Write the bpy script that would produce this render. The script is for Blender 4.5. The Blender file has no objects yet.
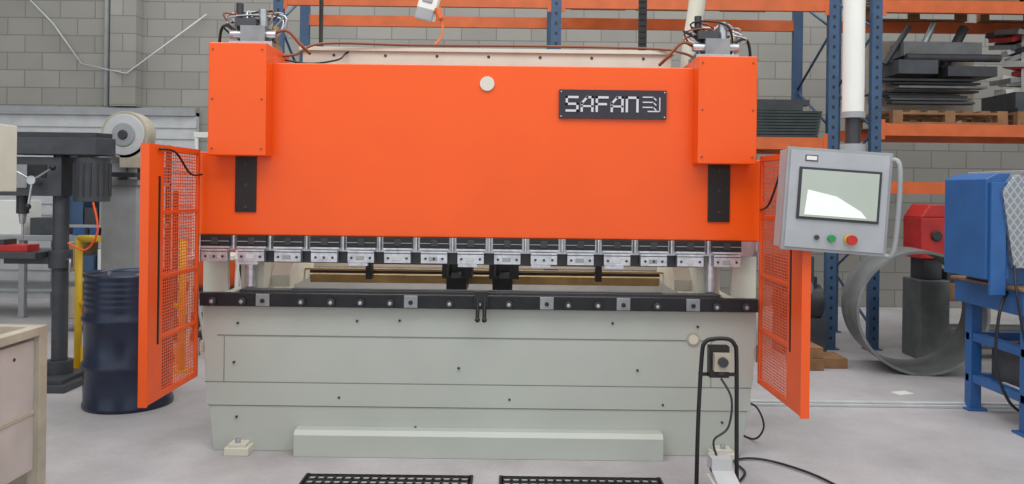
import bpy, bmesh, math, random
from mathutils import Vector, Matrix, Euler
random.seed(4)
scn=bpy.context.scene
try:
    scn.view_settings.view_transform='Standard'
except Exception: pass

# ------------------------------------------------------------ materials
def lin(c):
    r=[]
    for v in c:
        v=v/255.0
        r.append(v/12.92 if v<=0.04045 else ((v+0.055)/1.055)**2.4)
    return (r[0],r[1],r[2],1)
def mat(name,col,rough=0.5,metal=0.0,var=0.12,scale=6.0,emit=0.0):
    m=bpy.data.materials.new(name); m.use_nodes=True
    nt=m.node_tree; b=nt.nodes['Principled BSDF']
    c=lin(col)
    tc=nt.nodes.new('ShaderNodeTexCoord'); nz=nt.nodes.new('ShaderNodeTexNoise')
    nz.inputs['Scale'].default_value=scale; nz.inputs['Detail'].default_value=6
    nt.links.new(tc.outputs['Object'],nz.inputs['Vector'])
    mr=nt.nodes.new('ShaderNodeMapRange'); mr.inputs[1].default_value=.3; mr.inputs[2].default_value=.7
    mr.inputs[3].default_value=1-var; mr.inputs[4].default_value=1+var*.5
    nt.links.new(nz.outputs['Fac'],mr.inputs[0])
    hs=nt.nodes.new('ShaderNodeHueSaturation'); hs.inputs['Color'].default_value=c
    nt.links.new(mr.outputs[0],hs.inputs['Value'])
    nt.links.new(hs.outputs[0],b.inputs['Base Color'])
    b.inputs['Roughness'].default_value=rough; b.inputs['Metallic'].default_value=metal
    if emit:
        b.inputs['Emission Color'].default_value=c; b.inputs['Emission Strength'].default_value=emit
    return m
M={}
M['orange']=mat('orange_paint',(236,86,10),.30,0,.04,2.0)
M['orange2']=mat('guard_orange_paint',(232,86,20),.42,0,.05,2.0)
M['bed']=mat('pale_green_grey_paint',(176,181,173),.40,0,.05,2.5)
M['bedd']=mat('seam_line_grey',(120,125,120),.6)  # darker grey for the panel seam lines on the bed
M['cream']=mat('cream_paint',(206,203,188),.5,0,.06)
M['black']=mat('black_paint',(24,24,26),.45,0,.2)
M['dark']=mat('dark_steel',(62,62,66),.42,.3,.25)
M['rail']=mat('blackened_rail',(38,38,42),.4,.4,.3,12)
M['steel']=mat('ground_steel',(190,192,196),.28,.85,.2,14)
M['steel2']=mat('machined_steel',(205,207,212),.3,.75,.25,30)
M['grey']=mat('grey_paint',(150,152,155),.5)
M['lgrey']=mat('light_grey_paint',(190,192,193),.45)
M['pend']=mat('pendant_grey_paint',(168,171,175),.4,.1)
M['white']=mat('white_plastic',(222,222,216),.4,0,.05)
M['sign']=mat('sign_charcoal',(44,40,50),.4)
M['silver']=mat('sign_silver',(205,205,210),.35,.3,.03)
M['navy']=mat('navy_drum_paint',(44,52,72),.27,.35,.3,5)
M['yellow']=mat('yellow_paint',(226,184,40),.45)
M['red']=mat('red_paint',(184,40,36),.45,0,.25)
M['green']=mat('green_button',(30,140,70),.35)
M['blue']=mat('blue_paint',(40,92,152),.42,0,.12)
M['rblue']=mat('rack_blue_paint',(56,84,116),.5,0,.2)
M['rorange']=mat('rack_orange_paint',(206,98,44),.5,0,.15)
M['tan']=mat('tan_board',(176,164,150),.7,0,.12)
M['tanm']=mat('tan_metal',(172,164,146),.5,0,.2,9)
M['wood']=mat('pallet_wood',(142,104,70),.8,0,.3,9)
M['rubber']=mat('rubber',(36,36,38),.8,0,.25)
M['gold']=mat('oiled_brass_beam',(170,144,96),.4,.4,.3)
M['hose']=mat('brown_hose',(128,72,44),.5)
M['dgreen']=mat('dark_sheet_stock',(54,62,62),.45,.3,.3)
M['ggrey']=mat('galvanised',(150,154,156),.38,.7,.25,8)
M['ringm']=mat('rolled_plate',(136,138,138),.45,.4,.35,4)
M['cast']=mat('cast_grey',(66,69,74),.45,.1,.25,8)
M['cast2']=mat('machine_grey',(104,106,106),.5,.1,.25,8)
M['card']=mat('cardboard',(170,138,100),.8)
M['pinkw']=mat('pale_board',(182,172,166),.7)
M['screen']=mat('screen_glass',(166,174,164),.12,0,.05,emit=.12)
M['screen_glare']=mat('painted_screen_glare',(222,230,222),.15,0,.02,emit=.3)  # pale, faintly glowing colour for the glare painted on the pendant screen

def perf():
    m=bpy.data.materials.new('orange_mesh_sheet'); m.use_nodes=True; nt=m.node_tree
    b=nt.nodes['Principled BSDF']; b.inputs['Base Color'].default_value=lin((238,98,42)); b.inputs['Roughness'].default_value=.45
    tc=nt.nodes.new('ShaderNodeTexCoord'); sp=nt.nodes.new('ShaderNodeSeparateXYZ'); nt.links.new(tc.outputs['Object'],sp.inputs[0])
    def op(o,a,v=None):
        n=nt.nodes.new('ShaderNodeMath'); n.operation=o; nt.links.new(a,n.inputs[0])
        if v is not None:
            if isinstance(v,(int,float)): n.inputs[1].default_value=v
            else: nt.links.new(v,n.inputs[1])
        return n.outputs[0]
    def band(out,per,thr): return op('GREATER_THAN',op('ABSOLUTE',op('SINE',op('MULTIPLY',out,math.pi/per))),thr)
    g=op('MULTIPLY',band(sp.outputs['Y'],.024,.48),band(sp.outputs['Z'],.017,.48))
    tr=nt.nodes.new('ShaderNodeBsdfTransparent'); mx=nt.nodes.new('ShaderNodeMixShader')
    nt.links.new(g,mx.inputs[0]); nt.links.new(b.outputs[0],mx.inputs[1]); nt.links.new(tr.outputs[0],mx.inputs[2])
    nt.links.new(mx.outputs[0],nt.nodes['Material Output'].inputs['Surface'])
    return m
M['perf']=perf()
def tread():
    m=bpy.data.materials.new('aluminium_tread_plate'); m.use_nodes=True; nt=m.node_tree
    b=nt.nodes['Principled BSDF']; b.inputs['Metallic'].default_value=.6; b.inputs['Roughness'].default_value=.35
    tc=nt.nodes.new('ShaderNodeTexCoord'); outs=[]
    for ang in (.78,-.78):
        mp=nt.nodes.new('ShaderNodeMapping'); mp.inputs['Rotation'].default_value=(ang,ang,ang); nt.links.new(tc.outputs['Object'],mp.inputs[0])
        w=nt.nodes.new('ShaderNodeTexWave'); w.inputs['Scale'].default_value=9; w.bands_direction='Z'; nt.links.new(mp.outputs[0],w.inputs[0]); outs.append(w.outputs['Fac'])
    p=nt.nodes.new('ShaderNodeMath'); p.operation='MAXIMUM'; nt.links.new(outs[0],p.inputs[0]); nt.links.new(outs[1],p.inputs[1])
    r=nt.nodes.new('ShaderNodeValToRGB'); r.color_ramp.elements[0].position=.75; r.color_ramp.elements[0].color=lin((138,144,148)); r.color_ramp.elements[1].color=lin((178,182,186))
    nt.links.new(p.outputs[0],r.inputs[0]); nt.links.new(r.outputs[0],b.inputs['Base Color'])
    bp=nt.nodes.new('ShaderNodeBump'); bp.inputs['Strength'].default_value=.5; bp.inputs['Distance'].default_value=.006
    nt.links.new(r.outputs[0],bp.inputs['Height']); nt.links.new(bp.outputs[0],b.inputs['Normal'])
    return m
M['tread']=tread()
def blockwall():
    m=bpy.data.materials.new('concrete_block_wall'); m.use_nodes=True; nt=m.node_tree; b=nt.nodes['Principled BSDF']; b.inputs['Roughness'].default_value=.9
    tc=nt.nodes.new('ShaderNodeTexCoord'); mp=nt.nodes.new('ShaderNodeMapping'); mp.inputs['Rotation'].default_value=(math.radians(90),0,0)
    nt.links.new(tc.outputs['Object'],mp.inputs[0])
    br=nt.nodes.new('ShaderNodeTexBrick'); br.inputs['Scale'].default_value=1; br.inputs['Brick Width'].default_value=.48; br.inputs['Row Height'].default_value=.24; br.inputs['Mortar Size'].default_value=.008
    br.inputs['Color1'].default_value=lin((148,146,139)); br.inputs['Color2'].default_value=lin((138,136,130)); br.inputs['Mortar'].default_value=lin((118,116,111))
    nt.links.new(mp.outputs[0],br.inputs['Vector'])
    nz=nt.nodes.new('ShaderNodeTexNoise'); nz.inputs['Scale'].default_value=1.2; nz.inputs['Detail'].default_value=8; nt.links.new(tc.outputs['Object'],nz.inputs[0])
    mr=nt.nodes.new('ShaderNodeMapRange'); mr.inputs[3].default_value=.85; mr.inputs[4].default_value=1.15; nt.links.new(nz.outputs['Fac'],mr.inputs[0])
    hs=nt.nodes.new('ShaderNodeHueSaturation'); nt.links.new(br.outputs['Color'],hs.inputs['Color']); nt.links.new(mr.outputs[0],hs.inputs['Value'])
    nt.links.new(hs.outputs[0],b.inputs['Base Color'])
    bp=nt.nodes.new('ShaderNodeBump'); bp.inputs['Strength'].default_value=.3; nt.links.new(br.outputs['Fac'],bp.inputs['Height']); bp.invert=True
    nt.links.new(bp.outputs[0],b.inputs['Normal']); return m
M['block']=blockwall()
def floormat():
    m=bpy.data.materials.new('worn_concrete_floor'); m.use_nodes=True; nt=m.node_tree; b=nt.nodes['Principled BSDF']; b.inputs['Roughness'].default_value=.5
    tc=nt.nodes.new('ShaderNodeTexCoord')
    n1=nt.nodes.new('ShaderNodeTexNoise'); n1.inputs['Scale'].default_value=.9; n1.inputs['Detail'].default_value=10; n1.inputs['Roughness'].default_value=.65
    n2=nt.nodes.new('ShaderNodeTexNoise'); n2.inputs['Scale'].default_value=40; n2.inputs['Detail'].default_value=4
    for n in (n1,n2): nt.links.new(tc.outputs['Object'],n.inputs[0])
    r=nt.nodes.new('ShaderNodeValToRGB'); r.color_ramp.elements[0].position=.32; r.color_ramp.elements[0].color=lin((152,148,149)); r.color_ramp.elements[1].position=.62; r.color_ramp.elements[1].color=lin((183,179,180))
    nt.links.new(n1.outputs['Fac'],r.inputs[0])
    mr=nt.nodes.new('ShaderNodeMapRange'); mr.inputs[3].default_value=.88; mr.inputs[4].default_value=1.1; nt.links.new(n2.outputs['Fac'],mr.inputs[0])
    hs=nt.nodes.new('ShaderNodeHueSaturation'); nt.links.new(r.outputs[0],hs.inputs['Color']); nt.links.new(mr.outputs[0],hs.inputs['Value'])
    nt.links.new(hs.outputs[0],b.inputs['Base Color'])
    bp=nt.nodes.new('ShaderNodeBump'); bp.inputs['Strength'].default_value=.1; nt.links.new(n2.outputs['Fac'],bp.inputs['Height']); nt.links.new(bp.outputs[0],b.inputs['Normal'])
    return m
M['floor']=floormat()

# ------------------------------------------------------------ builder
class B:
    def __init__(s,name,parent=None):
        s.name=name; s.bm=bmesh.new(); s.mats=[]; s.parent=parent
    def mi(s,k):
        if k not in s.mats: s.mats.append(k)
        return s.mats.index(k)
    def xf(s,vs,rot,piv):
        if rot:
            R=Euler([math.radians(a) for a in rot]).to_matrix(); p=Vector(piv)
            for v in vs: v.co=R@(v.co-p)+p
    def box(s,x0,x1,y0,y1,z0,z1,m,rot=None,piv=None):
        g=bmesh.ops.create_cube(s.bm,size=1); vs=g['verts']
        for v in vs:
            v.co=Vector(((x0+x1)/2+v.co.x*(x1-x0),(y0+y1)/2+v.co.y*(y1-y0),(z0+z1)/2+v.co.z*(z1-z0)))
        i=s.mi(m)
        for f in {f for v in vs for f in v.link_faces}: f.material_index=i
        s.xf(vs,rot,piv or ((x0+x1)/2,(y0+y1)/2,(z0+z1)/2)); return vs
    def cyl(s,p0,p1,r,m,seg=20,r2=None,caps=True):
        p0=Vector(p0);p1=Vector(p1);d=p1-p0
        g=bmesh.ops.create_cone(s.bm,cap_ends=caps,segments=seg,radius1=r,radius2=r if r2 is None else r2,depth=d.length)
        q=Vector((0,0,1)).rotation_difference(d.normalized()).to_matrix(); c=(p0+p1)/2
        vs=g['verts']
        for v in vs: v.co=q@v.co+c
        i=s.mi(m)
        for f in {f for v in vs for f in v.link_faces}:
            f.material_index=i
            if len(f.verts)==4: f.smooth=True
        for e in {e for v in vs for e in v.link_edges}:
            if any(len(f.verts)>4 for f in e.link_faces): e.smooth=False
        return vs
    def ball(s,c,r,m,sc=(1,1,1)):
        g=bmesh.ops.create_uvsphere(s.bm,u_segments=16,v_segments=10,radius=r); i=s.mi(m)
        for v in g['verts']: v.co=Vector((v.co.x*sc[0],v.co.y*sc[1],v.co.z*sc[2]))+Vector(c)
        for f in {f for v in g['verts'] for f in v.link_faces}: f.material_index=i; f.smooth=True
    def tube(s,pts,r,m,seg=8,smooth=True,sub=6):
        P=[Vector(p) for p in pts]
        if smooth and len(P)>2:
            Q=[]
            for i in range(len(P)-1):
                a=P[max(i-1,0)];b=P[i];c=P[i+1];d=P[min(i+2,len(P)-1)]
                for k in range(sub):
                    t=k/sub
                    Q.append(.5*((2*b)+(c-a)*t+(2*a-5*b+4*c-d)*t*t+(3*b-a-3*c+d)*t**3))
            Q.append(P[-1]); P=Q
        i=s.mi(m); rings=[]; t0=(P[1]-P[0]).normalized()
        n=t0.orthogonal().normalized(); prev=t0
        for k,p in enumerate(P):
            t=(P[min(k+1,len(P)-1)]-P[max(k-1,0)]).normalized()
            n=prev.rotation_difference(t)@n; n=(n-t*n.dot(t)).normalized(); prev=t; b=t.cross(n)
            rings.append([s.bm.verts.new(p+r*(math.cos(2*math.pi*j/seg)*n+math.sin(2*math.pi*j/seg)*b)) for j in range(seg)])
        for a,b in zip(rings,rings[1:]):
            for j in range(seg):
                f=s.bm.faces.new((a[j],a[(j+1)%seg],b[(j+1)%seg],b[j])); f.material_index=i; f.smooth=True
        for e in (rings[0][::-1],rings[-1]):
            f=s.bm.faces.new(e); f.material_index=i
    def prism(s,poly,a,b,m,axis='y'):
        def mk(u,w,t):
            return (u,t,w) if axis=='y' else ((t,u,w) if axis=='x' else (u,w,t))
        i=s.mi(m)
        A=[s.bm.verts.new(mk(u,w,a)) for u,w in poly]; C=[s.bm.verts.new(mk(u,w,b)) for u,w in poly]
        fs=[s.bm.faces.new(A),s.bm.faces.new(C[::-1])]
        n=len(poly)
        for j in range(n): fs.append(s.bm.faces.new((A[j],C[j],C[(j+1)%n],A[(j+1)%n])))
        for f in fs: f.material_index=i
        bmesh.ops.recalc_face_normals(s.bm,faces=fs)
        return A+C
    def ring(s,c0,c1,ro,ri,m,seg=48):
        c0=Vector(c0);c1=Vector(c1);d=(c1-c0).normalized();n=d.orthogonal().normalized();b=d.cross(n);i=s.mi(m)
        L=[]
        for c,r in ((c0,ro),(c1,ro),(c1,ri),(c0,ri)):
            L.append([s.bm.verts.new(c+r*(math.cos(2*math.pi*j/seg)*n+math.sin(2*math.pi*j/seg)*b)) for j in range(seg)])
        fs=[]
        for k in range(4):
            A=L[k];C=L[(k+1)%4]
            for j in range(seg):
                f=s.bm.faces.new((A[j],A[(j+1)%seg],C[(j+1)%seg],C[j])); f.material_index=i; fs.append(f)
                if k in(0,2): f.smooth=True
        bmesh.ops.recalc_face_normals(s.bm,faces=fs)
        for e in {e for f in fs for e in f.edges}:
            if len({f.smooth for f in e.link_faces})>1: e.smooth=False
    def done(s,bevel=0,seg=2):
        me=bpy.data.meshes.new(s.name); s.bm.to_mesh(me); s.bm.free()
        for k in s.mats: me.materials.append(M[k])
        o=bpy.data.objects.new(s.name,me); scn.collection.objects.link(o)
        co=[v.co for v in me.vertices]
        if s.parent:
            o.parent=s.parent; o.matrix_parent_inverse=Matrix.Translation(-s.parent.location)
        else:
            c=Vector((sum(v.x for v in co)/len(co),sum(v.y for v in co)/len(co),min(v.z for v in co)))
            if not s.name.startswith(('wall','floor','trim')):
                me.transform(Matrix.Translation(-c)); o.location=c
        if bevel:
            bv=o.modifiers.new('bevel','BEVEL'); bv.width=bevel; bv.segments=seg; bv.limit_method='ANGLE'; bv.angle_limit=math.radians(50)
        return o
def empty(name,loc):
    e=bpy.data.objects.new(name,None); e.location=loc; e.empty_display_size=.2; scn.collection.objects.link(e); return e

# ------------------------------------------------------------ shell
b=B('floor'); b.box(-14,16,-3,11.2,-.1,0,'floor'); b.done()
b=B('wall_back'); b.box(-14,16,11,11.3,0,8,'block'); b.done()
b=B('wall_left'); b.box(-14.3,-14,-3,11.3,0,8,'block'); b.done()
b=B('wall_right'); b.box(16,16.3,-3,11.3,0,8,'block'); b.done()
b=B('door_1')
b.box(-9.5,-4.3,10.86,10.97,0,2.55,'lgrey'); b.box(-9.5,-4.3,10.82,10.97,2.5,2.6,'grey')
for i in range(16): b.box(-9.5,-4.3,10.85,10.9,.08+i*.15,.09+i*.15,'grey')
b.done()
b=B('trim_1'); b.box(-5.45,-5.1,10.8,10.99,2.62,8,'block'); b.done()
b=B('trim_2'); b.tube([(-5.56,10.93,2.62),(-5.56,10.93,8)],.035,'lgrey',smooth=False)
b.tube([(-6.75,10.93,4.2),(-6.3,10.93,3.75),(-5.9,10.93,3.2)],.011,'lgrey',6,False); b.tube([(-5.9,10.93,3.2),(-5.2,10.75,3.05),(-4.2,10.93,3.9)],.011,'lgrey',6,False); b.done()

# ------------------------------------------------------------ press brake
pb=empty('press_brake',(-.19,5.3,0))
def P(n): return B(n,pb)
b=P('bed')
b.prism([(-1.81,.85),(1.445,.85),(1.43,.45),(1.36,.0),(-1.735,.0),(-1.79,.45)],4.70,4.78,'bed')
b.done(.004)
b=P('bed_seams')
for z,x0,x1 in ((.675,-1.72,1.2),(.40,-1.79,1.42),(.265,-1.77,1.395)):
    b.box(x0,x1,4.697,4.703,z,z+.006,'bedd')
b.box(-1.78,1.415,4.694,4.70,.27,.40,'bed')
for x in (-1.68,1.18): b.box(x,x+.003,4.697,4.703,.404,.67,'bedd')
for x,z in ((-1.6,.75),(-.9,.77),(-.65,.775),(.6,.775),(1.1,.76),(-1.62,.52),(-.3,.50),(.75,.5),(-1.6,.2),(-1.0,.32),(.9,.3),(1.25,.2),(0,.32),(-.55,.15)):
    b.cyl((x,4.70,z),(x,4.690,z),.007,'dark',10)
b.cyl((1.075,4.70,.685),(1.075,4.694,.685),.04,'tanm',20); b.cyl((1.075,4.694,.685),(1.075,4.690,.685),.028,'cream',16)
b.done()
b=P('kick_cover'); b.prism([(4.60,0),(4.60,.125),(4.625,.15),(4.70,.15),(4.70,0)],-1.24,.89,'bed','x'); b.done(.003)
b=P('levelling_feet')
for x in (-1.57,1.24):
    b.box(x-.07,x+.07,4.60,4.72,0,.045,'cream'); b.box(x-.05,x+.05,4.62,4.7,.045,.065,'cream'); b.cyl((x,4.64,.06),(x,4.64,.09),.016,'steel',6)
b.done(.004)
b=P('side_frames')
for x0 in (-1.72,1.28):
    b.prism([(4.79,0),(4.79,.92),(5.1,.92),(5.2,.98),(5.22,1.12),(5.15,1.2),(5.0,1.26),(4.86,1.27),(4.86,2.2),(6.2,2.2),(6.2,0)],x0,x0+.06,'cream','x')
b.box(-1.66,1.28,6.12,6.2,.1,.66,'cream'); b.box(-1.66,1.28,6.12,6.2,1.3,2.2,'cream'); b.box(-1.66,1.28,6.14,6.18,.66,.90,'lgrey')
b.box(-1.66,1.28,4.9,5.0,.1,.86,'cream')
for x0,x1 in ((-1.64,-1.50),(1.13,1.27)):
    b.box(x0,x1,4.86,5.0,.93,1.27,'cream'); b.cyl(((x0+x1)/2,4.82,.95),((x0+x1)/2,4.82,1.24),.03,'steel2')
for x0,x1 in ((-1.5,-1.38),(1.02,1.13)): b.prism([(5.0,.93),(5.0,1.0),(5.3,1.27),(5.6,1.27),(5.6,.93)],x0,x1,'cream','x')
b.done(.004)
b=P('bed_table')
b.box(-1.80,1.44,4.68,4.86,.852,.90,'dark'); b.box(-1.6,1.24,4.72,4.80,.90,.945,'dark')
b.box(-1.3,.9,4.735,4.78,.945,.952,'dark'); b.done(.003)
b=P('clamp_rail')
b.box(-1.81,1.44,4.65,4.70,.855,.932,'rail')
plates=(-1.44,-.58,.21,.655,1.06)
for x in plates: b.box(x-.04,x+.04,4.64,4.66,.858,.93,'ggrey'); b.cyl((x,4.64,.89),(x,4.63,.89),.013,'black',12)
for i in range(19):
    x=-1.73+i*.172
    if min(abs(x-c) for c in plates)<.06: continue
    b.cyl((x,4.65,.885),(x,4.625,.885),.022,'dark',16); b.cyl((x,4.625,.885),(x,4.618,.885),.012,'steel',6)
b.done(.003)
b=P('centre_locking_levers')
for x in (-.19,-.15): b.cyl((x,4.63,.93),(x,4.60,.80),.011,'black',12); b.ball((x,4.60,.80),.015,'black')
b.box(-.21,-.13,4.62,4.65,.87,.96,'black'); b.done()
b=P('ram')
b.prism([(-1.878,1.262),(1.49,1.262),(1.49,1.745),(1.43,1.745),(1.43,2.29),(-1.78,2.29),(-1.78,1.755),(-1.878,1.755)],4.76,4.84,'orange')
b.done(.006)
b=P('cylinder_covers')
b.box(-1.766,-1.43,4.63,4.76,1.73,2.385,'orange')
b.box(1.071,1.413,4.63,4.76,1.715,2.34,'orange')
b.box(-1.766,-1.43,4.76,5.1,2.29,2.385,'orange'); b.box(1.071,1.413,4.76,5.1,2.29,2.34,'orange')
b.done(.006)
b=P('cover_screws')
for x0,x1,z0,z1 in ((-1.766,-1.43,1.73,2.385),(1.071,1.413,1.715,2.34)):
    for x in(x0+.025,x1-.025):
        for z in (z0+.04,(z0+z1)/2,z1-.04): b.cyl((x,4.63,z),(x,4.626,z),.006,'hose',8)
b.done()
b=P('guide_slots')
b.box(-1.645,-1.52,4.75,4.762,1.40,1.74,'black'); b.box(1.165,1.295,4.75,4.762,1.375,1.72,'black')
for x in (-1.58,1.23):
    for z in (1.43,1.56,1.68): b.cyl((x,4.75,z),(x,4.745,z),.010,'dark',8)
b.done(.002)
b=P('lifting_hole_cap'); b.cyl((-.155,4.76,2.18),(-.155,4.748,2.18),.043,'cream',28); b.done()
b=P('name_plate'); b.box(.273,.91,4.742,4.76,1.98,2.15,'sign')
for x in (.285,.898):
    for z in (1.992,2.138): b.cyl((x,4.742,z),(x,4.739,z),.004,'silver',8)
def stroke(pts,ox,oz,w=.0135,y0=4.737,y1=4.742):
    for (x0,z0),(x1,z1) in zip(pts,pts[1:]):
        if abs(z0-z1)<1e-6: b.box(ox+min(x0,x1)-w/2,ox+max(x0,x1)+w/2,y0,y1,oz+z0-w/2,oz+z0+w/2,'silver')
        elif abs(x0-x1)<1e-6: b.box(ox+x0-w/2,ox+x0+w/2,y0,y1,oz+min(z0,z1)-w/2,oz+max(z0,z1)+w/2,'silver')
        else:
            d=Vector((x1-x0,z1-z0)).normalized()*w/2; n=Vector((-d.y,d.x))
            a=Vector((ox+x0,oz+z0))-d; c=Vector((ox+x1,oz+z1))+d
            b.prism([tuple(a+n),tuple(c+n),tuple(c-n),tuple(a-n)],y0,y1,'silver')
h=.080; w=.063; z0=2.025; x=.318
S=[(w,h),(0,h),(0,h*.5),(w,h*.5),(w,0),(0,0)]
for L in 'SAFAN':
    if L=='S': stroke(S,x,z0)
    if L=='A': stroke([(0,0),(0,h*.55),(w*.5,h),(w,h),(w,0)],x,z0); stroke([(0,h*.34),(w,h*.34)],x,z0,.011)
    if L=='F': stroke([(0,0),(0,h),(w,h)],x,z0); stroke([(0,h*.5),(w*.85,h*.5)],x,z0)
    if L=='N': stroke([(0,0),(0,h),(w,h),(w,0)],x,z0)
    x+=.089
x+=.008
for i in range(3): stroke([(0,h-i*.03),(.06,h-i*.03),(.075,h-i*.03-.016)],x,z0+.004,.007)
stroke([(.03,0),(.095,0)],x,z0,.007); stroke([(.098,0),(.098,h)],x,z0,.006)
b.done()
b=P('tool_holder_beam'); b.box(-1.86,1.47,4.77,4.83,1.17,1.262,'steel'); b.box(-1.5,1.12,4.79,4.82,1.10,1.17,'dark'); b.done(.002)
b=P('upper_tool_clamps')
for i in range(15):
    x=-1.755+i*.2165
    b.box(x-.086,x+.086,4.735,4.77,1.195,1.262,'black')
    b.box(x-.086,x+.086,4.73,4.77,1.186,1.197,'steel2')
    b.box(x-.078,x+.078,4.725,4.775,1.11,1.180,'steel2')
    b.box(x-.078,x+.078,4.723,4.726,1.165,1.17,'dark')
    b.box(x-.02,x+.02,4.728,4.736,1.21,1.25,'dark')
    for dx in ((-.055,.055) if i%3 else (-.05,0,.05)): b.cyl((x+dx,4.725,1.138),(x+dx,4.719,1.138),.008,'dark',8)
    b.box(x-.03,x+.02,4.722,4.726,1.125,1.15,'lgrey' if i%2 else 'grey')
    if i in(1,4,7,9,11): b.box(x-.075,x+.04,4.73,4.77,1.09,1.112,'steel2')
    if i<14: b.cyl((x+.108,4.745,1.18),(x+.108,4.745,1.26),.008,'steel2',8)
    b.box(x-.086,x+.086,4.731,4.735,1.225,1.229,'grey')
b.done(.002)
b=P('back_gauge')
b.box(-1.38,1.02,5.5,5.62,.90,.955,'gold'); b.box(-1.38,1.02,5.35,5.38,1.0,1.012,'gold')
b.box(-1.55,1.15,5.80,5.86,.98,1.02,'cream'); b.box(-1.38,1.02,5.49,5.5,.965,.985,'black')
for x in (-.34,-.04):
    b.box(x-.10,x+.09,5.1,5.35,.98,1.09,'black'); b.box(x-.05,x+.02,5.0,5.35,1.09,1.17,'black')
    b.box(x-.03,x+.03,4.95,5.12,1.0,1.03,'dark'); b.cyl((x-.06,5.1,1.0),(x-.06,5.1,1.15),.02,'dark'); b.box(x-.08,x+.05,5.2,5.5,.88,.98,'black')
for i in range(22): b.box(-.95+i*.028,-.93+i*.028,5.28,5.34,1.06,1.085,'black')
b.box(-.96,-.32,5.28,5.34,1.05,1.065,'black'); b.box(.05,.6,5.28,5.34,1.05,1.07,'black')
b.box(-.96,-.92,5.28,5.36,.95,1.05,'black'); b.box(.56,.6,5.28,5.36,.95,1.05,'black')
b.done(.002)
b=P('crown_tank'); b.box(-1.35,1.01,5.12,5.7,2.05,2.44,'cream'); b.box(-1.37,1.03,5.1,5.72,2.425,2.45,'cream')
for i in range(7): b.cyl((-1.15+i*.33,5.12,2.40),(-1.15+i*.33,5.115,2.40),.010,'dark',8)
b.done(.004)
b=P('top_hoses')
b.tube([(-1.45,4.95,2.36),(-1.35,4.98,2.38),(-1.2,5.05,2.46),(-.6,5.1,2.465),(.2,5.1,2.468),(.9,5.1,2.46),(1.05,5.0,2.42),(1.12,4.95,2.38)],.008,'hose')
b.tube([(-1.4,4.9,2.33),(-1.25,4.9,2.31),(-1.1,5.0,2.35),(-.9,5.2,2.46),(.4,5.3,2.465)],.006,'black')
b.done()
def hyd(cx,zt,sgn,n):
    b=P(n)
    b.box(cx-.13,cx+.13,4.86,5.08,zt,zt+.05,'steel')
    b.box(cx-.07,cx+.08,4.88,5.04,zt+.05,zt+.15,'ggrey'); b.box(cx-.11,cx+.02,4.9,5.0,zt+.15,zt+.20,'cast')
    b.cyl((cx-.14,4.92,zt+.10),(cx+.14,4.92,zt+.10),.026,'steel'); b.cyl((cx+.05,4.95,zt+.15),(cx+.05,4.95,zt+.26),.03,'steel'); b.cyl((cx-.1,4.96,zt+.2),(cx-.1,4.96,zt+.3),.022,'dark')
    b.cyl((cx+.12,4.97,zt),(cx+.12,4.97,zt+.16),.022,'gold')
    for k in range(12):
        r=random.uniform
        b.tube([(cx+r(-.14,.14),4.9+r(0,.1),zt+.05),(cx+r(-.2,.2),4.9+r(0,.12),zt+.18+r(0,.06)),(cx+r(-.2,.2),4.95,zt+.15+r(0,.1)),(cx+r(-.12,.12),4.95+r(0,.1),zt+.06)],.006,['steel','hose','black','ggrey'][k%4])
    b.tube([(cx+sgn*.1,4.92,zt+.1),(cx+sgn*.2,4.93,zt+.13),(cx+sgn*.28,4.95,zt+.05),(cx+sgn*.33,5.0,zt+.0)],.010,'hose')
    b.tube([(cx-sgn*.1,4.94,zt+.12),(cx-sgn*.2,4.96,zt+.16),(cx-sgn*.24,5.0,zt+.02),(cx-sgn*.22,5.0,zt-.3)],.009,'black')
    b.done(.003)
hyd(-1.6,2.385,1,'hydraulic_valves_a'); hyd(1.24,2.34,-1,'hydraulic_valves_b')
def guard(X,n,ya,inn):
    b=P(n); t=.009
    z0,z1=.43,1.765
    ys=4.165
    b.box(X-t,X+t,ya,ys,z0,z1,'orange2'); b.box(X-t,X+t,ys+.03,4.225,z0,z1,'orange2')
    b.box(X-t,X+t,ys,ys+.03,z0,.72,'orange2'); b.box(X-t,X+t,ys,ys+.03,1.60,z1,'orange2')
    b.box(X-t*.3,X+t*.3,ys,ys+.03,.72,1.60,'yellow')
    for s in (-1,1): b.box(min(X+s*t*.35,X+s*t*.9),max(X+s*t*.35,X+s*t*.9),ys+.015,ys+.03,.72,1.60,'black')
    b.box(X-.022,X+.022,ya-.012,ya,z0,z1,'orange2')
    b.box(X-t,X+t,4.695,4.72,z0,z1,'orange2'); b.box(X-t,X+t,4.225,4.695,z0,z0+.03,'orange2'); b.box(X-t,X+t,4.225,4.695,z1-.03,z1,'orange2')
    for z in (1.40,1.06,.74): b.box(X-t*.8,X+t*.8,4.225,4.695,z,z+.018,'orange2')
    b.box(X-.001,X+.001,4.225,4.695,z0+.03,z1-.03,'perf')
    for z in (.6,1.15): b.cyl((X,4.735,z-.05),(X,4.735,z+.05),.016,'steel')
    b.done()
guard(-1.85,'side_guard_a',4.04,1); guard(1.47,'side_guard_b',3.99,-1)
b=P('guard_brackets')
b.box(-1.865,-1.81,4.73,4.78,.57,.63,'cream'); b.box(1.44,1.485,4.73,4.78,.57,.63,'cream')
b.box(-1.87,-1.72,4.86,4.9,.5,1.7,'cream'); b.box(1.34,1.49,4.86,4.9,.5,1.7,'cream')
b.done(.003)
b=P('guard_cables')
b.tube([(-1.83,4.15,1.74),(-1.81,4.3,1.73),(-1.81,4.5,1.62),(-1.83,4.72,1.62)],.006,'black')
b.tube([(1.43,4.2,1.74),(1.42,4.4,1.5),(1.46,4.7,1.45)],.006,'black')
b.done()
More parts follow.
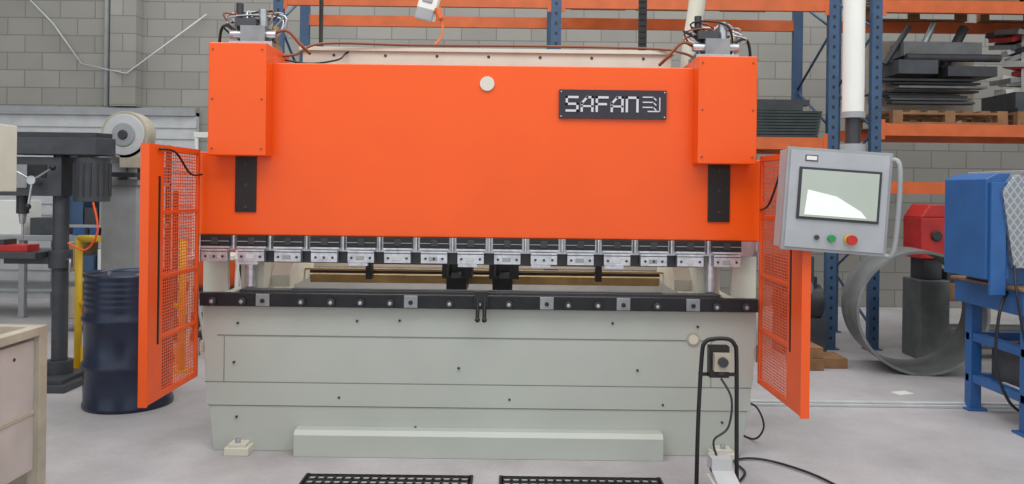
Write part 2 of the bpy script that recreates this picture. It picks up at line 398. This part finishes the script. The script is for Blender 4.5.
b=P('pendant_arm')
b.tube([(1.15,5.3,2.2),(1.17,5.3,2.5),(1.21,5.3,2.8),(1.24,5.3,3.15)],.055,'cream',14)
b.cyl((1.24,5.3,3.1),(1.24,5.3,3.3),.075,'cream')
b.tube([(1.24,5.3,3.25),(1.70,4.0,3.25)],.05,'cream',14,False)
b.cyl((1.70,4.0,3.3),(1.70,4.0,1.94),.052,'white',24)
b.cyl((1.70,4.0,1.94),(1.70,4.0,1.78),.036,'dark',20); b.cyl((1.70,4.0,1.80),(1.70,4.0,1.75),.06,'grey',20); b.cyl((1.70,4.0,1.96),(1.70,4.0,1.93),.058,'grey',20)
b.box(1.1,1.28,5.2,5.4,1.9,2.25,'cream')
b.done()
b=P('control_pendant')
b.box(1.345,1.83,3.93,4.08,1.30,1.785,'pend')
b.box(1.335,1.84,3.91,3.935,1.29,1.795,'grey')
b.box(1.35,1.825,3.903,3.912,1.305,1.78,'pend')
b.box(1.395,1.79,3.896,3.905,1.445,1.70,'dark')
b.box(1.408,1.777,3.892,3.898,1.458,1.688,'screen')
b.prism([(1.43,1.468),(1.73,1.468),(1.70,1.50),(1.58,1.565),(1.44,1.59)],3.8905,3.893,'screen_glare')  # reflection on the display, modelled as a pale flat shape
b.box(1.42,1.48,3.899,3.904,1.73,1.76,'dark'); b.box(1.425,1.475,3.898,3.90,1.735,1.755,'white')
b.cyl((1.66,3.90,1.36),(1.66,3.885,1.36),.027,'yellow'); b.cyl((1.66,3.885,1.36),(1.66,3.86,1.36),.024,'red'); b.cyl((1.57,3.90,1.36),(1.57,3.88,1.36),.018,'green'); b.cyl((1.50,3.90,1.36),(1.50,3.89,1.36),.012,'dark')
b.tube([(1.83,3.93,1.30),(1.87,3.89,1.33),(1.87,3.89,1.72),(1.83,3.93,1.76)],.012,'grey')
vs=list(b.bm.verts)
b.xf(vs,(0,3.5,-3),(1.6,4.0,1.78))
for v in vs: v.co+=Vector((.02,0,-.03))
b.done(.004)

b=B('service_conduit'); b.tube([(-1.29,5.35,2.45),(-1.29,5.35,3.9)],.014,'dark',smooth=False); b.box(-1.31,-1.27,5.33,5.37,2.455,2.5,'dark'); b.done()
b=B('cable_chain')
for i in range(36): b.box(.835,.885,5.33,5.38,2.455+i*.04,2.49+i*.04,'rubber')
b.box(.85,.87,5.34,5.37,2.455,3.9,'rubber'); b.done()
b=B('hanging_power_socket')
b.box(-.65,-.52,5.45,5.55,2.72,2.95,'white',rot=(0,14,0)); b.box(-.67,-.55,5.43,5.47,2.70,2.78,'grey',rot=(0,14,0)); b.box(-.62,-.55,5.44,5.46,2.82,2.9,'grey',rot=(0,14,0))
b.tube([(-.57,5.5,2.94),(-.55,5.5,3.1),(-.56,5.5,3.9)],.012,'black'); b.tube([(-.54,5.45,2.76),(-.49,5.44,2.68),(-.49,5.4,2.58),(-.53,5.3,2.50)],.008,'rorange'); b.cyl((-.52,5.44,2.78),(-.50,5.43,2.70),.025,'rorange')
b.done(.006)

# ------------------------------------------------------------ foreground
def mat_rubber(n,x0,x1):
    b=B(n); y0,y1=3.55,4.30; z=.009; nx=int((x1-x0)/.046); ny=int((y1-y0)/.06)
    for i in range(nx+1):
        x=x0+(x1-x0)*i/nx; b.box(x-.007,x+.007,y0,y1,0.001,z,'rubber')
    for j in range(ny+1):
        y=y0+(y1-y0)*j/ny; b.box(x0,x1,y-.009,y+.009,.001,z,'rubber')
    b.box(x0-.02,x0,y0-.02,y1+.02,.001,z,'rubber'); b.box(x1,x1+.02,y0-.02,y1+.02,.001,z,'rubber'); b.box(x0,x1,y1,y1+.012,.001,z,'rubber')
    b.done()
mat_rubber('rubber_floor_mat',-1.07,-.21); mat_rubber('rubber_floor_mat.001',-.03,.80)
b=B('foot_pedal_stand')
X=1.08;Y=4.15
b.tube([(X-.105,Y,.0),(X-.10,Y,.35),(X-.085,Y,.70),(X-.07,Y,.77),(X-.03,Y,.79),(X+.05,Y,.79),(X+.085,Y,.76),(X+.095,Y,.70),(X+.10,Y,.35),(X+.105,Y,.0)],.011,'black',10)
b.tube([(X-.105,Y,.012),(X-.105,Y-.3,.012),(X+.105,Y-.3,.012),(X+.105,Y,.012)],.011,'black',8,False)
b.box(X-.10,X+.10,Y-.01,Y+.01,.60,.615,'black')
b.box(X-.10,X+.10,Y-.3,Y+.05,.0,.012,'black')
b.box(X-.055,X+.045,Y-.05,Y+.01,.60,.76,'black'); b.box(X-.04,X+.045,Y-.09,Y-.04,.64,.73,'tanm'); b.cyl((X,Y-.09,.69),(X,Y-.11,.69),.025,'dark'); b.cyl((X,Y-.06,.62),(X,Y-.06,.64),.02,'dark')
b.box(X-.06,X+.07,Y-.25,Y-.02,.012,.10,'white'); b.box(X-.05,X+.06,Y-.25,Y-.05,.10,.13,'lgrey',rot=(12,0,0)); b.box(X-.03,X+.04,Y-.26,Y-.24,.03,.06,'green')
b.box(X-.05,X+.05,Y-.10,Y-.0,.13,.20,'lgrey')
b.tube([(X,Y-.06,.60),(X+.05,Y-.08,.5),(X+.04,Y-.06,.35),(X-.03,Y-.05,.28),(X-.01,Y-.04,.19)],.006,'dark')
b.done(.003)
b=B('floor_cable')
b.tube([(1.20,4.22,.012),(1.3,4.4,.012),(1.30,4.6,.012),(1.47,4.62,.012),(1.66,4.4,.012),(1.76,4.1,.012),(1.82,3.7,.012)],.007,'black'); b.done()
b=B('floor_cable.001')
b.tube([(1.40,4.80,.3),(1.50,4.85,.25),(1.56,4.9,.12),(1.53,5.0,.012),(1.45,5.2,.012)],.006,'black'); b.done()
b=B('floor_conduit_strip'); b.box(1.75,6.5,5.82,5.90,0,.02,'lgrey'); b.box(1.75,6.5,5.84,5.88,.02,.035,'lgrey'); b.done(.004)
b=B('paper_scrap'); b.box(3.0,3.14,6.2,6.3,0.0,.004,'white',rot=(0,0,20)); b.done()

b=B('framed_panel_trolley')
for x in (-2.20,-3.05):
    for y in (2.3,3.65): b.box(x,x+.055,y,y+.06,0.0,.90,'tanm')
for z in (.86,.10):
    for x in (-2.20,-3.05): b.box(x,x+.055,2.36,3.65,z,z+.04,'tanm')
    for y in (2.3,3.65): b.box(-2.99,-2.20,y,y+.055,z,z+.04,'tanm')
b.box(-2.185,-2.17,2.36,3.65,.25,.84,'pinkw'); b.box(-3.04,-2.2,3.67,3.69,.15,.86,'tan'); b.box(-3.0,-2.21,2.36,3.65,.83,.86,'tan')
b.box(-2.19,-2.165,3.15,3.65,.50,.52,'tanm')
for y in (2.6,2.9,3.2,3.5): b.cyl((-2.17,y,.78),(-2.165,y,.78),.008,'dark',8)
b.done(.003)

b=B('oil_drum'); cx,cy=-2.71,5.69; R=.29
prof=[(0,.0),(R,0),(R+.008,.01),(R+.008,.03),(R,.045),(R,.27),(R+.016,.29),(R+.016,.31),(R,.33),(R,.59),(R+.016,.61),(R+.016,.63),(R,.65)]
for k in range(5):
    z=.70+k*.04; prof+=[(R,z),(R+.005,z+.012),(R,z+.024)]
prof+=[(R,.90),(R+.008,.915),(R+.008,.935),(R-.006,.935),(R-.012,.915),(0,.915)]
seg=48; i=b.mi('navy'); rings=[]
for r,z in prof: rings.append([b.bm.verts.new((cx+r*math.cos(2*math.pi*k/seg),cy+r*math.sin(2*math.pi*k/seg),z)) for k in range(seg)] if r else [b.bm.verts.new((cx,cy,z))])
for A_,C_ in zip(rings,rings[1:]):
    for k in range(seg):
        if len(A_)==1: b.bm.faces.new((A_[0],C_[(k+1)%seg],C_[k]))
        elif len(C_)==1: b.bm.faces.new((A_[k],A_[(k+1)%seg],C_[0]))
        else: b.bm.faces.new((A_[k],A_[(k+1)%seg],C_[(k+1)%seg],C_[k]))
for f in b.bm.faces: f.smooth=len(f.verts)==4
b.cyl((cx+.12,cy-.1,.915),(cx+.12,cy-.1,.93),.035,'steel'); b.cyl((cx-.17,cy+.05,.915),(cx-.17,cy+.05,.928),.02,'steel')
b.done()

b=B('drill_press'); x,y=-3.52,6.25
b.box(x-.28,x+.22,y-.32,y+.22,0,.05,'cast'); b.box(x-.2,x+.16,y-.25,y+.16,.05,.08,'cast'); b.cyl((x,y,.05),(x,y,.18),.10,'cast'); b.cyl((x,y,.1),(x,y,1.95),.058,'cast',28)
b.cyl((x,y,.90),(x,y,1.04),.085,'cast'); b.box(x-.42,x-.02,y-.04,y+.04,.93,.99,'cast'); b.box(x-.55,x-.08,y-.2,y+.2,.985,1.03,'cast')
b.tube([(x+.08,y-.05,.97),(x+.14,y-.12,.97),(x+.14,y-.12,.88)],.01,'steel')
b.box(x-.42,x+.06,y-.11,y+.11,1.46,1.76,'cast'); b.box(x-.36,x-.2,y-.12,y-.10,1.52,1.7,'grey')
b.box(x-.30,x-.05,y-.115,y-.11,1.60,1.70,'black')
b.prism([(x-.36,y-.15),(x+.34,y-.15),(x+.42,y),(x+.34,y+.15),(x-.36,y+.15),(x-.44,y)],1.78,1.91,'cast','z')
b.prism([(x-.34,y-.13),(x+.33,y-.13),(x+.39,y),(x+.33,y+.13),(x-.34,y+.13),(x-.41,y)],1.91,1.95,'dark','z')
b.cyl((x+.24,y,1.42),(x+.24,y,1.76),.13,'cast',24)
for k in range(16): 
    a=k*math.pi/8; b.box(x+.24+.13*math.cos(a)-.006,x+.24+.13*math.cos(a)+.006,y+.13*math.sin(a)-.006,y+.13*math.sin(a)+.006,1.46,1.72,'dark')
b.cyl((x-.3,y,1.47),(x-.3,y,1.32),.045,'dark'); b.cyl((x-.3,y,1.32),(x-.3,y,1.24),.03,'steel',r2=.02); b.cyl((x-.3,y,1.24),(x-.3,y,1.12),.008,'steel')
b.cyl((x-.12,y-.1,1.58),(x-.12,y-.2,1.58),.035,'steel')
for k in range(3):
    a=k*2.09+.5; e=(x-.12+.2*math.cos(a),y-.22,1.58+.2*math.sin(a)); b.cyl((x-.12,y-.18,1.58),e,.009,'steel',10); b.ball(e,.022,'black')
b.box(x-.42,x-.20,y-.1,y+.06,1.03,1.08,'red'); b.box(x-.42,x-.38,y-.1,y+.06,1.08,1.12,'dark'); b.box(x-.5,x-.42,y-.02,y,1.05,1.07,'steel')
b.tube([(x+.3,y-.1,1.42),(x+.35,y-.12,1.2),(x+.25,y-.1,1.05),(x+.1,y-.08,1.1)],.008,'orange2')
b.done(.006)

b=B('pedestal_grinder'); x,y=-3.38,7.0
b.box(x-.2,x+.2,y-.18,y+.2,0,.04,'grey'); b.box(x-.15,x+.15,y-.12,y+.14,.04,1.55,'grey'); b.box(x-.17,x+.17,y-.14,y+.16,1.55,1.6,'grey')
b.cyl((x-.18,y,1.82),(x+.1,y,1.82),.12,'grey',28); b.box(x-.1,x+.06,y-.09,y+.09,1.6,1.75,'grey')
b.cyl((x+.08,y-.2,1.98),(x+.08,y-.04,1.98),.20,'tanm',40); b.cyl((x+.08,y-.215,1.98),(x+.08,y-.2,1.98),.175,'lgrey',40); b.cyl((x+.08,y-.24,1.98),(x+.08,y-.215,1.98),.04,'dark'); b.cyl((x+.08,y-.225,1.98),(x+.08,y-.215,1.98),.10,'grey',30)
b.box(x+.04,x+.22,y-.2,y-.02,1.70,1.88,'tanm'); b.box(x-.03,x+.2,y-.25,y-.1,1.62,1.66,'dark')
b.done(.004)

b=B('safety_barrier')
for x in (-3.62,-2.75):
    b.tube([(x,6.7,0),(x,6.7,1.1)],.03,'yellow',12,False); b.box(x-.07,x+.07,6.63,6.77,0,.012,'yellow')
b.tube([(-3.62,6.7,1.1),(-3.45,6.7,1.1)],.03,'yellow',12,False); b.tube([(-3.62,6.7,.55),(-2.75,6.7,.55)],.024,'yellow',12,False); b.box(-3.6,-2.75,6.69,6.71,.05,.2,'yellow')
b.done()
b=B('folding_chair')
x,y=-2.95,7.3
for dx in (0,.42):
    b.tube([(x+dx,y,0),(x+dx,y+.1,.9),(x+dx+.02,y+.12,2.05)],.018,'white'); b.tube([(x+dx,y+.45,0),(x+dx,y+.05,.9)],.015,'white')
b.box(x,x+.42,y-.02,y+.38,.88,.92,'white')
for z in (1.2,1.5,1.75,2.0): b.box(x,x+.44,y+.1,y+.12,z,z+.05,'white')
b.done(.003)
b=B('electrical_cabinet'); b.box(-3.64,-3.25,4.95,5.25,1.5,1.93,'cream'); b.box(-3.62,-3.27,4.94,4.95,1.52,1.91,'cream'); b.box(-3.52,-3.42,5.05,5.15,.02,1.5,'grey'); b.box(-3.62,-3.32,4.95,5.3,0,.03,'grey'); b.cyl((-3.30,4.94,1.57),(-3.30,4.925,1.57),.015,'red'); b.done(.005)
b=B('steel_workbench')
b.box(-7,-4.4,9.2,10,.9,.96,'grey')
for x in (-6.95,-5.7,-4.5):
    for y in (9.25,9.9): b.box(x,x+.07,y,y+.07,0,.9,'grey')
b.box(-6.9,-4.45,9.3,9.95,.3,.33,'grey')
for x,w,h,m in ((-6.7,.5,.25,'card'),(-6.0,.3,.4,'white'),(-5.6,.35,.2,'cast'),(-5.1,.3,.35,'blue'),(-4.75,.25,.45,'cast')): b.box(x,x+w,9.3,9.7,.96,.96+h,m)
b.done(.006)
b=B('parts_shelving')
for x in (-4.75,-3.85):
    for y in (8.4,8.9): b.box(x,x+.04,y,y+.04,0,2.0,'cast')
for z in (.1,.6,1.1,1.55,1.96): b.box(-4.75,-3.81,8.4,8.94,z,z+.03,'grey')
cols=['card','cast','ggrey','red','white','dark','tan','rblue']
for z in (.13,.63,1.13,1.58):
    x=-4.7
    while x<-3.95:
        w=random.uniform(.1,.2); b.box(x,x+w-.02,8.42+random.uniform(0,.1),8.85,z,z+random.uniform(.15,.36),random.choice(cols)); x+=w
b.done(.004)
b=B('material_trolley')
q=-.45
b.box(-2.95+q,-2.2+q,7.95,8.6,.5,.55,'dark'); b.box(-2.95+q,-2.2+q,7.95,8.6,.15,.2,'dark')
for x in(-2.93+q,-2.26+q):
    for y in (7.97,8.53): b.box(x,x+.04,y,y+.04,.1,1.5,'dark'); b.cyl((x,y+.02,.05),(x+.04,y+.02,.05),.05,'rubber')
b.box(-2.75+q,-2.3+q,8.05,8.4,.55,1.0,'orange2'); b.box(-2.88+q,-2.3+q,8.45,8.5,.55,1.4,'card'); b.done(.005)

# ------------------------------------------------------------ racks
def rack(n,xs,levels,y0=8.0,dep=1.0,top=4.6):
    b=B(n)
    for x in xs:
        for y in (y0,y0+dep):
            b.box(x-.05,x+.05,y-.035,y+.035,0,top,'rblue'); b.box(x-.08,x+.08,y-.06,y+.06,0,.01,'rblue')
            if y==y0:
                for k in range(int(top/.1)): b.box(x-.012,x+.012,y-.038,y-.034,.1+k*.1,.13+k*.1,'black')
        z=.2
        while z<top-.6:
            b.tube([(x,y0,z),(x,y0+dep,z+.5)],.014,'rblue',6,False); b.tube([(x,y0+dep,z+.5),(x,y0,z+1.0)],.014,'rblue',6,False); z+=1.0
    for a,c,zs in zip(xs,xs[1:],levels):
        for z in zs:
            for y in (y0,y0+dep): b.box(a+.05,c-.05,y-.025,y+.025,z-.06,z+.06,'rorange')
            for xx in (a+.05,c-.09): b.box(xx,xx+.04,y0-.03,y0-.025,z-.1,z+.1,'rorange')
    b.done()
rack('pallet_rack',[-2.35,.42,3.19],[[3.43],[3.43,2.05]])
rack('pallet_rack.001',[3.62,6.42],[[3.43,2.2,1.62]])
def pallet(n,x,y,z,w=1.15,d=1.0):
    b=B(n)
    for k in range(7): b.box(x+k*(w-.1)/6,x+k*(w-.1)/6+.1,y,y+d,z+.115,z+.135,'wood')
    for yy in (y,y+d/2-.04,y+d-.08): 
        for xx in (x,x+w/2-.05,x+w-.1): b.box(xx,xx+.1,yy,yy+.08,z+.02,z+.095,'wood')
        b.box(x,x+w,yy,yy+.08,z+.095,z+.115,'wood'); b.box(x,x+w,yy,yy+.08,z,z+.02,'wood')
    b.done()
pallet('pallet',3.8,8.0,2.262); pallet('pallet.001',5.05,8.0,2.262)
pallet('pallet.002',3.9,8.0,3.492); pallet('pallet.003',5.2,8.0,3.492)
b=B('steel_offcut_stack')
for k in range(14):
    r=random.uniform; x0=3.75+r(0,.2); x1=4.95+r(-.3,0); y=8.05+r(0,.7); z=2.41+k*.026
    b.box(x0,x1,y,y+.12,z,z+.022,['dark','cast2','cast','dark'][k%4])
b.box(3.9,4.3,8.1,8.5,2.78,2.92,'cast'); b.box(4.4,4.9,8.1,8.6,2.76,2.86,'dark')
b.tube([(3.85,8.3,2.9),(4.1,8.3,3.30)],.03,'dark',8,False); b.tube([(4.15,8.3,2.85),(4.35,8.3,3.33)],.035,'ggrey',8,False); b.tube([(4.45,8.3,2.85),(4.7,8.35,3.3)],.05,'dark',8,False); b.cyl((4.0,8.15,2.95),(4.95,8.15,2.95),.04,'dark'); b.box(3.8,4.95,8.6,8.65,2.41,3.2,'tan')
b.box(4.0,4.8,8.2,8.5,2.98,3.12,'cast2')
b.done()
b=B('machine_part_pile')
b.box(5.08,6.18,8.05,8.9,2.40,2.44,'dark')
for k in range(34):
    r=random.uniform; x0=5.1+r(0,.6); z=2.62+r(0,.62)
    b.box(x0,x0+.2+r(0,.25),8.2+r(0,.3),8.5+r(0,.3),z,z+.05,['white','ggrey','cast','red','lgrey','dark'][k%6],rot=(r(-10,10),r(-20,20),r(-12,12)))
b.box(5.15,6.1,8.2,8.8,2.44,2.62,'cast'); b.box(5.3,5.35,8.3,8.35,2.6,3.3,'white'); b.box(5.9,5.95,8.3,8.35,2.6,3.3,'white'); b.box(5.3,5.95,8.3,8.35,3.25,3.3,'white')
b.done()
b=B('long_section_bundle')
for k in range(14):
    r=random.uniform; y=8.05+(k%7)*.13; z=3.63+(k//7)*.09
    b.box(3.75+r(0,.1),6.3+r(-.3,0),y,y+.08,z,z+.08,['ggrey','tanm','cream','dark'][k%4])
b.done()
b=B('sheet_metal_stack')
for k in range(9): b.box(1.55+k*.02,3.05+.005*k,7.99,8.98,2.112+k*.03,2.135+k*.03,'dgreen')
b.box(1.7,2.9,8.0,8.9,2.38,2.44,'dgreen'); b.box(1.4,3.0,8.1,8.2,2.44,2.5,'dark')
b.done()
b=B('carton_stack')
for x,w,h in ((.6,.6,.5),(1.3,.7,.35),(2.2,.5,.55)): b.box(x,x+w,8.05,8.6,3.49,3.49+h,'card')
b.done(.01)
b=B('plate_bending_rolls')
x=3.84
b.box(x,x+.28,7.5,7.85,.0,.75,'cast2'); b.box(x,x+.28,7.5,7.85,.95,1.34,'red'); b.box(x+.05,x+.23,7.55,7.8,.75,.95,'dark'); b.prism([(x,1.34),(x+.28,1.34),(x+.22,1.46),(x+.08,1.46)],7.5,7.85,'red')
b.box(x+1.2,x+1.45,7.5,7.85,0,1.34,'cast2')
for z in (1.0,1.14,1.28): b.cyl((x+.28,7.68,z),(x+1.2,7.68,z),.06,'steel')
b.box(x+.28,x+1.2,7.55,7.8,.55,.72,'wood'); b.box(x+.28,x+1.2,7.55,7.8,.1,.3,'cast2'); b.cyl((x+.14,7.5,1.17),(x+.14,7.47,1.17),.05,'dark')
b.box(x+.3,x+1.0,7.6,7.8,.72,.84,'dark')
b.done(.01)
b=B('gear_motor'); b.box(2.62,3.05,7.7,8.0,.0,.35,'cast'); b.cyl((2.6,7.8,.5),(3.0,7.8,.5),.17,'dark',24); b.box(2.7,2.95,7.7,7.9,.35,.75,'dark'); b.cyl((2.8,7.68,.65),(2.8,7.6,.65),.08,'ggrey')
b.box(2.5,2.9,7.65,7.9,.65,.95,'cast'); b.cyl((2.75,7.65,.82),(2.75,7.6,.82),.1,'ggrey'); b.done(.006)
b=B('timber_blocks'); b.box(2.55,2.75,7.0,7.4,0,.1,'wood'); b.box(2.57,2.75,7.02,7.38,.1,.2,'wood'); b.box(2.75,3.0,7.1,7.4,0,.09,'wood'); b.done(.005)
b=B('rolled_steel_ring'); b.ring((3.53,6.85,.535),(3.63,7.42,.535),.535,.512,'ringm',72); b.done()
pallet('pallet.004',4.45,6.2,0.0,1.1,1.0)
b=B('steel_plate_pile')
for k in range(6): b.box(4.48+k*.02,5.5,6.25,7.15,.137+k*.03,.162+k*.03,['dark','ggrey','cast'][k%3])
b.box(4.6,5.0,6.3,6.8,.32,.5,'dark'); b.box(5.05,5.45,6.35,6.8,.32,.7,'cast'); b.done()

b=B('tread_plate_guarded_machine'); q=.13
b.prism([(2.98+q,1.0),(2.98+q,1.66),(3.06+q,1.70),(3.14+q,1.70),(3.14+q,1.0)],5.25,5.75,'blue')
b.prism([(3.14+q,1.08),(3.06+q,1.58),(3.14+q,1.69),(4.1+q,1.69),(4.1+q,1.08)],5.2,5.8,'tread')
b.box(3.2+q,4.1+q,5.15,5.85,1.69,1.72,'grey')
b.box(3.00+q,3.10+q,5.22,5.25,.9,1.64,'blue')
b.box(3.14+q,4.1+q,5.1,5.9,.78,.94,'blue'); b.box(3.12+q,4.1+q,5.08,5.92,.94,.96,'wood')
b.box(3.14+q,4.1+q,5.3,5.75,.96,1.1,'blue')
for x in (3.2+q,4.0+q):
    for y in (5.15,5.78): b.box(x,x+.08,y,y+.08,.0,.80,'blue'); b.box(x-.03,x+.11,y-.03,y+.11,0,.015,'blue')
for z in (.2,.5):
    b.box(3.2+q,4.08+q,5.17,5.22,z,z+.06,'blue'); b.box(3.2+q,4.08+q,5.8,5.85,z,z+.06,'blue'); b.box(3.21+q,3.27+q,5.2,5.8,z,z+.06,'blue')
b.box(3.3+q,3.9+q,5.25,5.7,.26,.5,'cast'); b.box(3.30+q,3.5+q,5.12,5.16,.55,.75,'white')
b.tube([(3.18+q,5.3,.95),(3.05+q,5.2,.8),(3.03+q,5.2,.45),(3.15+q,5.25,.2),(3.3+q,5.3,.1)],.010,'black')
b.tube([(3.14+q,5.2,1.1),(3.1+q,5.1,.9),(3.16+q,5.1,.6),(3.3+q,5.2,.5)],.008,'black')
b.done(.005)

# ------------------------------------------------------------ lights / camera
w=bpy.data.worlds.new('world'); scn.world=w; w.use_nodes=True
bg=w.node_tree.nodes['Background']; bg.inputs[0].default_value=(.94,.975,1,1); bg.inputs[1].default_value=.97
def area(n,loc,rot,sx,sy,e):
    l=bpy.data.lights.new(n,'AREA'); l.shape='RECTANGLE'; l.size=sx; l.size_y=sy; l.energy=e; l.color=(1,.99,.98)
    o=bpy.data.objects.new(n,l); o.location=loc; o.rotation_euler=[math.radians(a) for a in rot]; scn.collection.objects.link(o)
area('skylight_front',(0,1.5,6.5),(18,0,0),8,3,300)
area('skylight_rear',(1,8.5,7),(0,0,0),12,2.5,320)
area('throat_fill_light',(-.19,5.6,1.7),(0,0,0),2.4,.1,14)  # added fill with no fixture, brightens the opening behind the ram

cam=bpy.data.cameras.new('camera'); cam.lens=36*800/1024; cam.sensor_width=36; cam.shift_y=-52/1024
co=bpy.data.objects.new('camera',cam); co.location=(0,0,1.55)
co.rotation_euler=(Matrix.Rotation(math.radians(90),3,'X')@Matrix.Rotation(math.radians(.7),3,'Z')).to_euler()
scn.collection.objects.link(co); scn.camera=co
